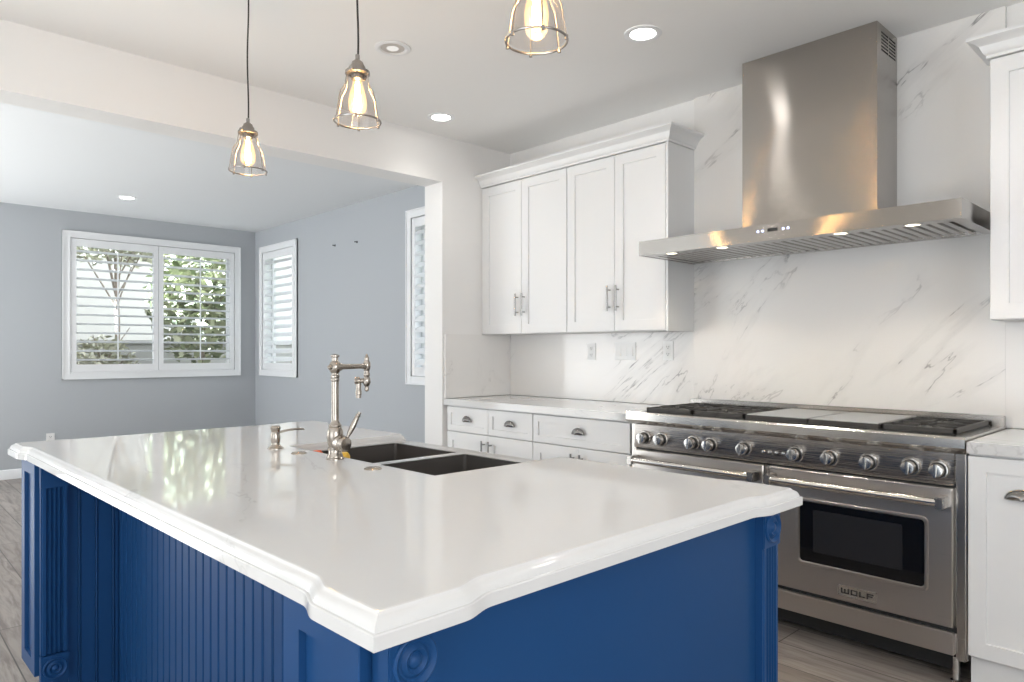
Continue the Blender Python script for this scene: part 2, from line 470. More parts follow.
# small fixtures on the nook walls
def outlet(fn, u, z, label, w=.072, h=.115, group=None):
    root = thing('wall_outlet', label, 'outlet', fn(u, 0, z - h / 2), group)
    def fb(bm, a, b, c, d, n0, n1, bev):
        t = bmesh.new(); box(t, a, b, n0, n1, c, d, bev)
        for v in t.verts: v.co = Vector(fn(v.co.x, v.co.y, v.co.z))
        merge(bm, t)
    bm = new(); fb(bm, u - w / 2, u + w / 2, z - h / 2, z + h / 2, 0, .006, .002); link('cover_plate', bm, 'plastic_white', root)
    for s in (-1, 1):
        bm = new(); fb(bm, u - .017, u + .017, z + s * .021 - .015, z + s * .021 + .015, .004, .008, .004)
        rc = link('receptacle', bm, 'plastic_white', root)
        bm = new()
        for k in (-1, 1): fb(bm, u + k * .007 - .0014, u + k * .007 + .0014, z + s * .021 - .002, z + s * .021 + .008, .007, .0084, 0)
        fb(bm, u - .0025, u + .0025, z + s * .021 - .010, z + s * .021 - .005, .007, .0084, 0)
        link('slots', bm, 'slot_dark', rc)
outlet(FAR, -2.135, .36, 'white outlet low on the grey far wall above the island edge')
for u, z in ((-4.10, 2.30), (-3.68, 2.288)):
    bm = new(); lathe(bm, [(0, 0), (.012, 0), (.012, .002), (.004, .004), (.004, .02), (.007, .022), (.007, .026), (0, .027)], T(u, YS, z) @ RX(90), 12)
    o = link('wall_anchor', bm, 'dark_metal')
    tag(o, ('tiny dark wall anchor on the grey wall, the one closer to the corner window' if u < -4 else
            'tiny dark wall anchor on the grey wall, the one farther from the corner window'), 'anchor', 'anchors left in the grey wall')

# ================================================================== STONE
def slab(name, x0, x1, y0, y1, z0, z1, m, label, cat, bev=.002):
    bm = new(); box(bm, x0, x1, y0, y1, z0, z1, bev); return tag(link(name, bm, m), label, cat)
slab('backsplash', .007, 1.518, -.02, -.0005, .914, CEIL - .001, 'quartz_splash', 'full height white quartz backsplash with grey veins behind the range', 'backsplash', 0)
slab('backsplash', XW + .0205, .0065, -.02, -.0005, .9165, 1.357, 'quartz_splash', 'white quartz backsplash strip under the pair of wall cabinets', 'backsplash', 0)
slab('backsplash', XW + .0005, XW + .02, -.628, -.0205, .9165, 1.357, 'quartz_side', 'short quartz backsplash return on the end of the white wing wall', 'backsplash', .001)
slab('backsplash', 1.5185, 2.6, -.02, -.0005, .9165, 1.366, 'quartz_side', 'quartz backsplash beside the range under the cropped wall cabinet', 'backsplash', 0)
slab('countertop', XW + .001, -.0045, -.635, -.0005, .872, .914, 'quartz_counter', 'white quartz countertop over the drawers beside the range', 'countertop', .003)
slab('countertop', 1.5265, 2.6, -.658, -.0005, .872, .914, 'quartz_counter', 'white quartz countertop on the cropped cabinet next to the oven', 'countertop', .003)

# wall plates on the backsplash
SPL = lambda u, n, z: (u, -.02 - n, z)
outlet(SPL, -.766, 1.236, 'white outlet on the backsplash farthest from the range', group='outlets on the backsplash')
outlet(SPL, -.168, 1.243, 'white outlet on the backsplash closest to the range hood', group='outlets on the backsplash')
root = thing('light_switch', 'wide white three-gang switch plate between the two backsplash outlets', 'switch', (-.49, -.02, 1.183))
bm = new(); box(bm, -.573, -.407, -.026, -.02, 1.183, 1.298, .002); link('cover_plate', bm, 'plastic_white', root)
for k in (-1, 0, 1):
    bm = new()
    extrude(bm, [(-.026, -.033), (-.026, .033), (-.0275, .033), (-.032, -.033)], lambda y, z, x: (x, y, z + 1.241), -.49 + k * .046 - .0165, -.49 + k * .046 + .0165)
    link('rocker', bm, 'plastic_white', root)

# ================================================================== CABINETS
def bar_pull(parent, x, y, z0, z1):
    bm = new()
    tube(bm, [(x, y - .030, z0), (x, y - .030, z1)], .006, 12)
    for z in (z0 + .025, z1 - .025): tube(bm, [(x, y + .001, z), (x, y - .030, z)], .0045, 10)
    return tag(link('bar_pull', bm, 'satin_handle', parent), 'satin nickel bar pull')
def cup_pull(parent, x, y, z, w=.088):
    bm = new()
    # half-dome cup open below, with a flat flange
    t = bmesh.new(); n = 12; m = 8; R = []
    for i in range(m + 1):
        th = PI / 2 * i / m
        R.append([t.verts.new((w / 2 * math.cos(PI * k / n) * math.cos(th), -.030 * math.sin(th) * (.55 + .45 * math.sin(PI * k / n)) - .002, .034 * math.sin(PI * k / n) * math.cos(th))) for k in range(n + 1)])
    for a, b in zip(R[:-1], R[1:]):
        for k in range(n):
            try: t.faces.new((a[k], a[k + 1], b[k + 1], b[k]))
            except ValueError: pass
    bmesh.ops.remove_doubles(t, verts=t.verts, dist=1e-5)
    bmesh.ops.recalc_face_normals(t, faces=t.faces)
    bmesh.ops.solidify(t, geom=list(t.faces), thickness=.002)
    merge(bm, t, T(x, y, z - .012))
    tube(bm, [(x + (w / 2 + .002) * math.cos(PI * k / 12), y - .002, z - .012 + .036 * math.sin(PI * k / 12)) for k in range(13)], .0028, 8)
    return tag(link('cup_pull', bm, 'satin_handle', parent), 'satin nickel cup pull')

# wall cabinets
YU = -.286; UZ0, UZ1 = 1.358, 2.408
def wall_cabinet(x0, x1, mid, label, loc):
    r = thing('wall_cabinet', label, 'cabinet', loc, 'white wall cabinets')
    bm = new(); box(bm, x0 + .001, x1 - .001, YU + .0215, -.0005, UZ0, UZ1, .001); link('body', bm, 'white_paint', r)
    for a, b, hx in ((x0 + .003, mid - .0015, mid - .032), (mid + .0015, x1 - .003, mid + .032)):
        bm = new(); panel(bm, a, b, UZ0 + .002, UZ1 - .004, YU, .02, .062, .010)
        d = link('door', bm, 'white_paint', r)
        bar_pull(d, hx, YU, 1.478, 1.63)
    return r
wall_cabinet(XW + .012, -.750, -1.163, 'white two-door wall cabinet touching the wing wall, away from the hood', (-1.17, -.14, UZ0))
wall_cabinet(-.749, -.008, -.369, 'white two-door wall cabinet beside the range hood', (-.37, -.14, UZ0))
bm = new(); box(bm, -.0075, .0085, YU - .001, -.0205, UZ0 - .004, UZ1, .001)
tag(link('end_panel', bm, 'white_paint'), 'flat white side panel closing the wall cabinets next to the hood', 'panel')
bm = new(); box(bm, XW + .001, XW + .0115, YU + .004, -.0205, UZ0, UZ1, .001)
tag(link('filler_strip', bm, 'white_paint'), 'narrow white filler strip between wall cabinets and wing wall', 'filler')
CR = [(0, 0), (.010, 0), (.010, .012), (.016, .016), (.020, .022), (.030, .046), (.044, .058), (.058, .064), (.066, .068), (.066, .080), (0, .080)]
def crown(x0, x1, left, right, label):
    """mitred crown along the cabinet tops; returns run back to the wall at the open ends"""
    bm = new(); yb = -.021; R = []
    for p, q in CR:
        row = []
        z = UZ1 + .001 + q
        if left: row += [(x0 - p, yb, z)]
        row += [(x0 - (p if left else 0), YU - p, z), (x1 + (p if right else 0), YU - p, z)]
        if right: row += [(x1 + p, yb, z)]
        R.append([bm.verts.new(c) for c in row])
    n = len(R)
    for i in range(n):
        a, b = R[i], R[(i + 1) % n]
        if i == n - 1: continue
        for k in range(len(a) - 1):
            bm.faces.new((a[k], a[k + 1], b[k + 1], b[k]))
    for k in (0, -1): bm.faces.new([r[k] for r in R])
    bm.faces.new(list(R[-1]) + ([bm.verts.new((x0, yb, UZ1 + .081))] if not left else []) + []) if len(R[-1]) >= 3 else None
    bm.faces.new(list(R[0]) + ([bm.verts.new((x0, yb, UZ1 + .001))] if not left else [])) if len(R[0]) >= 3 else None
    return tag(link('crown_molding', bm, 'white_paint', smooth=25), label, 'molding')
crown(XW + .002, .0085, False, True, 'white crown molding on top of the two wall cabinets beside the hood')

r = thing('wall_cabinet', 'white wall cabinet cropped by the edge, on the near side of the hood', 'cabinet', (2.0, -.14, 1.366), 'white wall cabinets')
bm = new(); box(bm, 1.5185, 2.399, YU + .0205, -.021, 1.366, UZ1, .001); link('body', bm, 'white_paint', r)
for a, b, hx in ((1.5205, 1.965, 1.93), (1.969, 2.396, 2.0)):
    bm = new(); panel(bm, a, b, 1.368, UZ1 - .004, YU - .002, .02, .062, .010); d = link('door', bm, 'white_paint', r); bar_pull(d, hx, YU - .002, 1.485, 1.637)
crown(1.5185, 2.4, True, True, 'white crown molding on the cropped wall cabinet past the hood')

# base cabinets beside the range
YB = -.615
def base_cabinet(x0, x1, label, drawers, doors, handles):
    r = thing('base_cabinet', label, 'cabinet', ((x0 + x1) / 2, -.3, 0), 'white base cabinets')
    bm = new(); box(bm, x0 + .0005, x1 - .0005, YB + .0205, -.0005, .115, .8715, .001); link('body', bm, 'white_paint', r)
    bm = new(); box(bm, x0 + .0005, x1 - .0005, YB + .085, -.0005, 0, .115); link('toe_kick', bm, 'white_paint', r)
    for a, b in drawers:
        bm = new(); panel(bm, a, b, .699, .862, YB, .02, .040, .009); d = link('drawer', bm, 'white_paint', r)
        cup_pull(d, (a + b) / 2, YB, .782)
    for (a, b), hx in zip(doors, handles):
        bm = new(); panel(bm, a, b, .118, .694, YB, .02, .058, .009); d = link('door', bm, 'white_paint', r)
        bar_pull(d, hx, YB, .51, .662)
base_cabinet(XW + .001, -.728, 'white base cabinet with two small drawers by the wing wall',
             ((XW + .020, -1.133), (-1.130, -.730)), ((XW + .020, -1.133), (-1.130, -.730)), (-1.165, -1.098))
base_cabinet(-.727, -.004, 'white base cabinet with one wide drawer next to the range',
             ((-.724, -.007),), ((-.724, -.367), (-.364, -.007)), (-.398, -.333))
YBR = -.640
r = thing('base_cabinet', 'white base cabinet cropped by the edge, beside the oven door', 'cabinet', (2.0, -.3, 0), 'white base cabinets')
bm = new(); box(bm, 1.5275, 2.599, YBR + .0205, -.0005, .135, .8715, .001); link('body', bm, 'white_paint', r)
bm = new(); box(bm, 1.5275, 2.599, YBR + .045, -.0005, 0, .135); link('toe_kick', bm, 'white_paint', r)
bm = new(); panel(bm, 1.5285, 1.93, .137, .862, YBR, .02, .055, .009); d = link('pullout_front', bm, 'white_paint', r); cup_pull(d, 1.692, YBR, .735, .10)
bm = new(); panel(bm, 1.934, 2.596, .137, .862, YBR, .02, .055, .009); d = link('door', bm, 'white_paint', r); bar_pull(d, 1.97, YBR, .66, .81)

# ================================================================== RANGE
XR0, XR1 = 0.0, 1.524
rg = thing('range_cooker', 'wide stainless double-oven range under the hood', 'range', (.762, -.34, 0))
bm = new()
box(bm, XR0 + .002, XR0 + .034, -.612, -.022, .10, .872, .003)
box(bm, XR1 - .038, XR1 - .001, -.630, -.022, .10, .872, .006)
box(bm, XR0 + .03, XR1 - .025, -.60, -.022, .225, .872)
link('body', bm, 'brushed_steel', rg)
bm = new(); box(bm, .06, 1.47, -.54, -.1, .03, .224); tag(link('kick_recess', bm, 'black', rg), 'black recess under the range')
for x, y in ((.07, -.585), (1.478, -.585), (.07, -.06), (1.478, -.06)):
    bm = new(); lathe(bm, [(0, 0), (.020, 0), (.020, .012), (.013, .016), (.013, .10), (0, .10)], T(x, y, 0), 16); link('leg', bm, 'chrome', rg)
# bullnose and cooktop pan
bm = new()
extrude(bm, [(-.655, .928), (-.663, .920), (-.664, .888), (-.658, .880), (-.636, .864), (-.60, .864), (-.60, .872), (-.022, .872), (-.022, .925), (-.60, .925), (-.605, .928)], ALX, XR0 + .004, XR1)
link('cooktop', bm, 'polished_steel', rg)
bm = new(); box(bm, XR0 + .005, XR1 - .003, -.060, -.0215, .925, .966, .003)
rs = link('back_riser', bm, 'brushed_steel', rg)
bm = new()
for k in range(60):
    x = .17 + k * .0205
    box(bm, x, x + .012, -.056, -.028, .965, .9668)
link('vent_slots', bm, 'black', rs)
# control panel
bm = new()
extrude(bm, [(-.640, .752), (-.632, .866), (-.60, .866), (-.60, .744), (-.636, .744)], ALX, XR0 + .040, XR1 - .042)
link('control_panel', bm, 'range_steel_dimmed', rg)
for x in (.106, .207, .387, .482, .655, .890, 1.035, 1.187, 1.339, 1.434):
    pz = .799; py = -.6365
    bm = new(); lathe(bm, [(0, -.002), (.036, -.002), (.036, .004), (.032, .009), (.026, .010), (0, .010)], T(x, py, pz) @ RX(90), 28)
    kb = link('knob', bm, 'brushed_steel', rg)
    bm = new(); lathe(bm, [(.0285, .008), (.0285, .016), (0, .016)], T(x, py, pz) @ RX(90), 28); link('knob_collar', bm, 'black', kb)
    bm = new(); lathe(bm, [(0, .014), (.0245, .014), (.0255, .040), (.023, .046), (.014, .0475), (0, .0475)], T(x, py, pz) @ RX(90), 28)
    t = bmesh.new(); box(t, -.0055, .0055, -.0245, .0245, .044, .055, .002); merge(bm, t, T(x, py, pz) @ RX(90))
    link('knob_grip', bm, 'chrome', kb)
for x in (.745, .775, .805, .836):
    bm = new(); lathe(bm, [(0, -.001), (.010, -.001), (.010, .004), (.007, .006), (0, .006)], T(x, -.6365, .793) @ RX(90), 16); link('button', bm, 'satin_handle', rg)
bm = new(); box(bm, XR0 + .04, XR1 - .03, -.622, -.605, .736, .750); link('seam_gap', bm, 'black', rg)
# oven doors
def oven_door(x0, x1, wx0, wx1, badge):
    bm = new(); y = -.648
    wz0, wz1 = .351, .603
    def ring(t, xa, xb, za, zb, yy, rad=0, seg=5):
        if rad <= 0: return [(xa, yy, za), (xb, yy, za), (xb, yy, zb), (xa, yy, zb)]
        pts = []
        for cx, cz, a in ((xa + rad, za + rad, PI), (xb - rad, za + rad, 1.5 * PI), (xb - rad, zb - rad, 0), (xa + rad, zb - rad, .5 * PI)):
            for k in range(seg + 1):
                an = a + PI / 2 * k / seg; pts.append((cx + rad * math.cos(an), yy, cz + rad * math.sin(an)))
        return pts
    t = bmesh.new(); n = 24
    def rv(p): return [t.verts.new(c) for c in p]
    R = [rv(ring(t, x0, x1, .221, .735, -.602, .001)), rv(ring(t, x0, x1, .221, .735, y + .004, .001)), rv(ring(t, x0 + .004, x1 - .004, .225, .731, y, .003)),
         rv(ring(t, x0 + .007, x1 - .007, .228, .728, y, .003)), rv(ring(t, wx0 - .020, wx1 + .020, wz0 - .020, wz1 + .020, y, .024)),
         rv(ring(t, wx0 - .016, wx1 + .016, wz0 - .016, wz1 + .016, y, .022)), rv(ring(t, wx0 - .013, wx1 + .013, wz0 - .013, wz1 + .013, y - .004, .021)),
         rv(ring(t, wx0 - .004, wx1 + .004, wz0 - .004, wz1 + .004, y - .004, .016)), rv(ring(t, wx0, wx1, wz0, wz1, y + .004, .014))]
    for a, b in zip(R[:-1], R[1:]):
        for i in range(n): t.faces.new((a[i], a[(i + 1) % n], b[(i + 1) % n], b[i]))
    t.faces.new(R[0]); merge(bm, t)
    d = link('oven_door', bm, 'range_steel', rg)
    bm = new(); box(bm, wx0 - .002, wx1 + .002, y + .003, y + .012, wz0 - .002, wz1 + .002, .001); wd = tag(link('oven_window', bm, 'black_glass', d), 'black glass oven window')
    bm = new(); box(bm, wx0 + .055, wx1 - .075, y + .0015, y + .004, wz0 + .045, wz1 - .030, .001); link('inner_window', bm, 'oven_inner', wd)
    # handle
    bm = new()
    hx0, hx1, hz = x0 + .005, x1 - .008, .688
    tube(bm, [(hx0 + .004, y - .058, hz), (hx1 - .004, y - .058, hz)], .0155, 16)
    link('handle', bm, 'polished_steel', d)
    for x in (hx0 + .018, hx1 - .018):
        bm = new(); box(bm, x - .016, x + .016, y - .074, y + .001, hz - .021, hz + .021, .004); link('handle_bracket', bm, 'brushed_steel', d)
    return d
oven_door(.044, .747, .18, .60, False)
d = oven_door(.775, 1.482, .912, 1.387, True)
bm = new(); box(bm, .750, .772, -.635, -.600, .221, .735, .002); link('center_post', bm, 'brushed_steel', rg)
bm = new(); box(bm, XR0 + .04, XR1 - .038, -.646, -.56, .120, .203, .004); link('kick_panel', bm, 'range_steel', rg)
bm = new(); box(bm, XR0 + .045, XR1 - .03, -.628, -.60, .200, .2225); link('seam_gap', bm, 'black', rg)
# maker's plate on the door: WOLF
NX0, NX1, NZ0, NZ1, NY = 1.072, 1.222, .245, .287, -.648
bm = new(); box(bm, NX0, NX1, NY - .003, NY + .001, NZ0, NZ1, .001)
fr = .0035
for a, b, c, e in ((NX0, NX1, NZ1 - fr, NZ1), (NX0, NX1, NZ0, NZ0 + fr), (NX0, NX0 + fr, NZ0, NZ1), (NX1 - fr, NX1, NZ0, NZ1)):
    box(bm, a, b, NY - .006, NY - .002, c, e, .0006)
plate = tag(link('nameplate', bm, 'polished_steel', d), 'small steel nameplate reading WOLF')
bm = new()
lz0, lz1, sw = NZ0 + .0105, NZ1 - .0105, .0058
def st(xa, xb, za, zb): box(bm, xa, xb, NY - .0045, NY - .002, za, zb)
x = NX0 + .012; lw = .026; g = .0065
st(x, x + sw, lz0, lz1); st(x + .013, x + .013 + sw * .9, lz0, lz1 - .003); st(x + .0265, x + .0265 + sw, lz0, lz1); st(x, x + .032, lz0, lz0 + sw * .8)
x += .032 + g
st(x, x + sw, lz0, lz1); st(x + lw - sw, x + lw, lz0, lz1); st(x, x + lw, lz0, lz0 + sw * .8); st(x, x + lw, lz1 - sw * .8, lz1)
x += lw + g
st(x, x + sw, lz0, lz1); st(x, x + .022, lz0, lz0 + sw * .8)
x += .022 + g
st(x, x + sw, lz0, lz1); st(x, x + lw, lz1 - sw * .8, lz1); st(x, x + lw * .85, (lz0 + lz1) / 2 - sw * .4, (lz0 + lz1) / 2 + sw * .4)
link('lettering', bm, 'slot_dark', plate)
# burner grates and the burners below them
GY0, GY1 = -.565, -.085
def grate(x0, x1):
    bm = new(); z0, z1 = .930, .947; t = .013
    box(bm, x0, x1, GY0, GY0 + t + .004, .928, z1, .002); box(bm, x0, x1, GY1 - t, GY1, .928, z1, .002)
    box(bm, x0, x0 + t, GY0, GY1, .928, z1, .002); box(bm, x1 - t, x1, GY0, GY1, .928, z1, .002)
    ym = (GY0 + GY1) / 2; xm = (x0 + x1) / 2
    box(bm, x0, x1, ym - t / 2, ym + t / 2, z0, z1, .002)
    for cy in ((GY0 + ym) / 2, (ym + GY1) / 2):
        for sx in (-1, 1):
            a, b = sorted((xm + sx * .03, x0 if sx < 0 else x1)); box(bm, a, b, cy - .005, cy + .005, z0, z1, .002)
        for sy in (-1, 1):
            ye = cy + sy * (ym - GY0) / 2; a, b = sorted((cy + sy * .03, ye)); box(bm, xm - .005, xm + .005, a, b, z0, z1, .002)
            for sx in (-1, 1):
                tube(bm, [(xm + sx * .085, cy + sy * .075, .941), (xm + sx * .03, cy + sy * .028, .943)], .005, 6)
    link('grate', bm, 'cast_iron', rg)
    for cy in ((GY0 + ym) / 2, (ym + GY1) / 2):
        bm = new(); lathe(bm, [(0, .924), (.052, .924), (.050, .931), (.036, .932), (.036, .937), (.030, .940), (0, .940)], T(xm, cy, 0), 24); link('burner', bm, 'cast_iron', rg)
grate(.062, .335); grate(.338, .612); grate(1.205, 1.472)
bm = new(); box(bm, .060, 1.474, -.575, -.075, .922, .9275, .001); tag(link('burner_pan', bm, 'dark_metal', rg), 'dark pan under the grates')
for x0, x1 in ((.618, .905), (.911, 1.199)):
    bm = new(); box(bm, x0, x1, GY0, GY0 + .022, .926, .9455, .002); box(bm, x0, x1, GY0 + .02, GY1, .926, .941, .001)
    gr = link('griddle', bm, 'cast_iron', rg)
    bm = new(); box(bm, x0 + .002, x1 - .002, GY0 + .010, GY1 - .005, .9415, .9485, .002); tag(link('griddle_cover', bm, 'rim_steel', gr), 'flat stainless griddle cover')

# ================================================================== HOOD
HX0, HX1, HY, HZ0, HZ1 = .0105, 1.490, -.560, 1.744, 1.819
hd = thing('range_hood', 'stainless chimney hood with lit wide canopy above the range', 'hood', (.709, -.25, HZ0))
bm = new()
# canopy shell: front, sides, top, and a lower return lip
wall_with_holes(bm, HX0, HX1, HZ0, HZ1, [], lambda u, z, t: (u, t, z), HY, HY + .004)
box(bm, HX0, HX0 + .004, HY + .0041, -.0205, HZ0, HZ1); box(bm, HX1 - .004, HX1, HY + .0041, -.0205, HZ0, HZ1)
box(bm, HX0 + .0041, HX1 - .0041, HY + .0041, -.0205, HZ1 - .003, HZ1)
link('canopy', bm, 'hood_steel', hd)
bm = new()
box(bm, HX0 + .004, HX1 - .004, HY + .004, HY + .075, HZ0 + .002, HZ0 + .008); box(bm, HX0 + .004, HX1 - .004, -.045, -.0205, HZ0 + .002, HZ0 + .008)
box(bm, HX0 + .004, HX0 + .05, HY + .075, -.045, HZ0 + .002, HZ0 + .008); box(bm, HX1 - .05, HX1 - .004, HY + .075, -.045, HZ0 + .002, HZ0 + .008)
un = link('underside', bm, 'brushed_steel', hd)
bm = new(); box(bm, HX0 + .05, HX1 - .05, HY + .075, -.045, HZ0 + .028, HZ0 + .032); link('filter_cavity', bm, 'slot_dark', hd)
nf = 4; fw = (HX1 - HX0 - .10) / nf
for i in range(nf):
    a = HX0 + .05 + i * fw
    bm = new(); nb = 8
    for k in range(nb):
        x = a + .004 + (fw - .008) * k / nb; wv = (fw - .008) / nb
        extrude(bm, [(x, HZ0 + .016), (x + .003, HZ0 + .004), (x + wv * .62, HZ0 + .004), (x + wv * .62 + .003, HZ0 + .016), (x + wv * .62, HZ0 + .016), (x + wv * .6, HZ0 + .007), (x + .005, HZ0 + .007), (x + .002, HZ0 + .016)], ALY, HY + .077, -.047)
    box(bm, a + .001, a + fw - .001, HY + .076, HY + .090, HZ0 + .003, HZ0 + .014); box(bm, a + .001, a + fw - .001, -.060, -.046, HZ0 + .003, HZ0 + .014)
    link('baffle_filter', bm, 'brushed_steel', hd)
LAMPS = (.187, .472, 1.03, 1.31)
for x in LAMPS:
    bm = new(); lathe(bm, [(.034, HZ0 + .004), (.034, HZ0 - .001), (.028, HZ0 - .002), (.026, HZ0 + .001)], T(x, HY + .042, 0), 24)
    lp = link('hood_lamp', bm, 'chrome', hd)
    bm = new(); lathe(bm, [(0, HZ0 - .0005), (.026, HZ0 - .0005), (.026, HZ0 + .0015), (0, HZ0 + .0015)], T(x, HY + .042, 0), 20); tag(link('lens', bm, 'hood_lamp_glow', lp), 'glowing warm lamp lens')
    l = bpy.data.lights.new('hood_lamp_light', 'SPOT'); l.energy = 6.0; l.color = (1, .90, .70); l.spot_size = math.radians(115); l.spot_blend = .8; l.shadow_soft_size = .02
    o = bpy.data.objects.new('hood_lamp_light', l); COL.objects.link(o); o.location = (x, HY + .042, HZ0 - .006); o.rotation_euler = (math.radians(8), 0, 0)
bm = new(); box(bm, .724, .771, HY - .0015, HY + .001, 1.784, 1.799, .0005); tag(link('display', bm, 'black', hd), 'small dark clock display')
for x in (.678, .701, .798, .820):
    bm = new(); lathe(bm, [(0, 0), (.005, 0), (.005, .0015), (0, .0018)], T(x, HY, 1.790) @ RX(90), 12); tag(link('touch_button', bm, 'blue_led', hd), 'glowing blue touch button')
CX0, CX1, CY = .447, 1.094, -.275
bm = new(); wall_with_holes(bm, CX0, CX1, HZ1, CEIL - .002, [], lambda u, z, t: (u, t, z), CY, CY + .003)
wall_with_holes(bm, CY + .003, -.0205, HZ1, CEIL - .002, [], lambda u, z, t: (t, u, z), CX0, CX0 + .003)
holes = []
for cc in range(2):
    for rr in range(6):
        y0 = -.225 + cc * .095
        holes.append((y0, y0 + .085, 2.595 + rr * .0155, 2.603 + rr * .0155))
wall_with_holes(bm, CY + .003, -.0205, HZ1, CEIL - .002, holes, lambda u, z, t: (t, u, z), CX1 - .003, CX1)
link('chimney', bm, 'hood_steel', hd)
bm = new(); box(bm, CX1 - .03, CX1 - .006, -.24, -.03, 2.57, 2.70); link('vent_backing', bm, 'black', hd)

# ================================================================== ISLAND
SHK, SHX = .0245, 1.49               # the island stands very slightly out of square
def shy(x, y): return y + SHK * (x - SHX)
def shear(bm):
    for v in bm.verts: v.co.y = shy(v.co.x, v.co.y)
    return bm
IX0, IX1, IY0, IY1 = -.825, 1.492, -3.124, -1.925   # corner blocks
ST = .018                                           # step from block to run
ZB, ZM, ZT = .872, .893, .914
SX0, SX1, SYF = -.055, .752, -2.452                 # sink cut-out
def counter_outline():
    """counter-clockwise points with edge weights: 1 = moulded edge, 0 = plain cut edge"""
    P = []
    def add(x, y, w=1.): P.append(((x, y), w))
    L = .148; n = 9; tr = .064
    sm = lambda t: t * t * (3 - 2 * t)
    # front run (y low), left to right
    add(IX0, IY0)
    for i in range(n + 1): t = i / n; add(IX0 + L + tr * t, IY0 + ST * sm(t))
    for i in range(n + 1): t = i / n; add(IX1 - L - tr + tr * t, IY0 + ST * (1 - sm(t)))
    add(IX1, IY0)
    for i in range(n + 1): t = i / n; add(IX1 - ST * sm(t), IY0 + L + tr * t)
    for i in range(n + 1): t = i / n; add(IX1 - ST * (1 - sm(t)), IY1 - L - tr + tr * t)
    add(IX1, IY1)
    for i in range(n + 1): t = i / n; add(IX1 - L - tr * t, IY1 - ST * sm(t))
    yb = IY1 - ST
    cr = .034
    add(SX1 + cr, yb)
    for k in range(1, 7): a = PI / 2 * k / 6; add(SX1 + cr - cr * math.sin(a), yb - cr + cr * math.cos(a), 0 if k == 6 else 1)
    add(SX1, SYF, 0); add(SX0, SYF, 0)
    add(SX0, yb - cr, 1)
    for k in range(1, 7): a = PI / 2 * k / 6; add(SX0 - cr + cr * math.cos(a), yb - cr + cr * math.sin(a))
    for i in range(n + 1): t = i / n; add(IX0 + L + tr * (1 - t), yb + ST * sm(t))
    add(IX0, IY1)
    for i in range(n + 1): t = i / n; add(IX0 + ST * sm(t), IY1 - L - tr * t)
    for i in range(n + 1): t = i / n; add(IX0 + ST * (1 - sm(t)), IY0 + L + tr * (1 - t))
    return P
OUT = counter_outline()
def inset(d):
    n = len(OUT); res = []
    for i in range(n):
        p = Vector(OUT[i][0]); a = Vector(OUT[i - 1][0]); b = Vector(OUT[(i + 1) % n][0])
        d1, d2 = d * OUT[i - 1][1], d * OUT[i][1]
        e1 = (p - a).normalized(); e2 = (b - p).normalized()
        n1 = Vector((-e1.y, e1.x)); n2 = Vector((-e2.y, e2.x))
        cr = e1.x * e2.y - e1.y * e2.x
        if abs(cr) < .3: q = p + (n1 + n2).normalized() * (d1 + d2) / 2
        else:
            p1 = p + n1 * d1; p2 = p + n2 * d2; dd = p2 - p1
            t = (dd.x * e2.y - dd.y * e2.x) / cr; q = p1 + e1 * t
        res.append(q)
    return res
isl_label = 'large blue kitchen island base with fluted corner posts under the white top'
bm = new(); R = []
for d, z in ((0.001, ZB), (0, ZB + .001), (0, ZM - .0015), (.0015, ZM), (.005, ZM + .0005), (.0055, ZM + .002), (.0065, ZM + .006), (.009, ZM + .0105), (.013, ZM + .014), (.0165, ZM + .0155), (.0185, ZM + .0175), (.0205, ZM + .0203), (.023, ZT), (.0245, ZT)):
    R.append([bm.verts.new((q.x, q.y, z)) for q in inset(d)])
n = len(R[0])
for a, b in zip(R[:-1], R[1:]):
    for i in range(n): bm.faces.new((a[i], a[(i + 1) % n], b[(i + 1) % n], b[i]))
f1 = bm.faces.new(R[-1]); f2 = bm.faces.new(R[0][::-1])
bmesh.ops.triangulate(bm, faces=[f1, f2], ngon_method='BEAUTY')
shear(bm)
tag(link('countertop', bm, 'quartz_counter', smooth=30), 'big white island countertop with moulded edge and stepped corners', 'countertop')

ib = thing('kitchen_island', isl_label, 'island', (.33, -2.55, 0))
BX0, BX1 = -.795, 1.43
PF = -3.088                          # face of the framed column panels
BEADY = -2.835                       # beadboard back of the knee space
LCX, RCX = -.575, 1.185              # inner sides of the two columns
bm = new()
box(bm, BX0, BX1, BEADY + .01, -1.965, .14, .640, .001)
box(bm, BX0, SX0 - .03, BEADY + .01, -1.965, .640, ZB - .001, .001)
box(bm, SX1 + .03, BX1, BEADY + .01, -1.965, .640, ZB - .001, .001)
box(bm, SX0 - .03, SX1 + .03, BEADY + .01, SYF - .05, .640, ZB - .001, .001)
box(bm, BX0 + .01, LCX, PF + .021, BEADY + .02, .14, ZB - .001, .001)
box(bm, RCX + .001, BX1, PF + .021, BEADY + .02, .14, ZB - .001, .001)
link('carcass', shear(bm), 'blue_paint', ib)
bm = new(); box(bm, BX0 + .03, BX1 - .06, BEADY + .02, -2.03, 0, .14)
for a, b in ((BX0 + .03, LCX - .002), (RCX + .03, BX1 - .03)): box(bm, a, b, PF + .05, BEADY + .03, 0, .14)
link('toe_kick', shear(bm), 'blue_paint', ib)
for x0, x1 in ((BX0, LCX - .012), (RCX, 1.402)):
    bm = new(); panel(bm, x0, x1, .142, ZB - .002, PF, .02, .05, .012); link('framed_panel', shear(bm), 'blue_paint', ib)
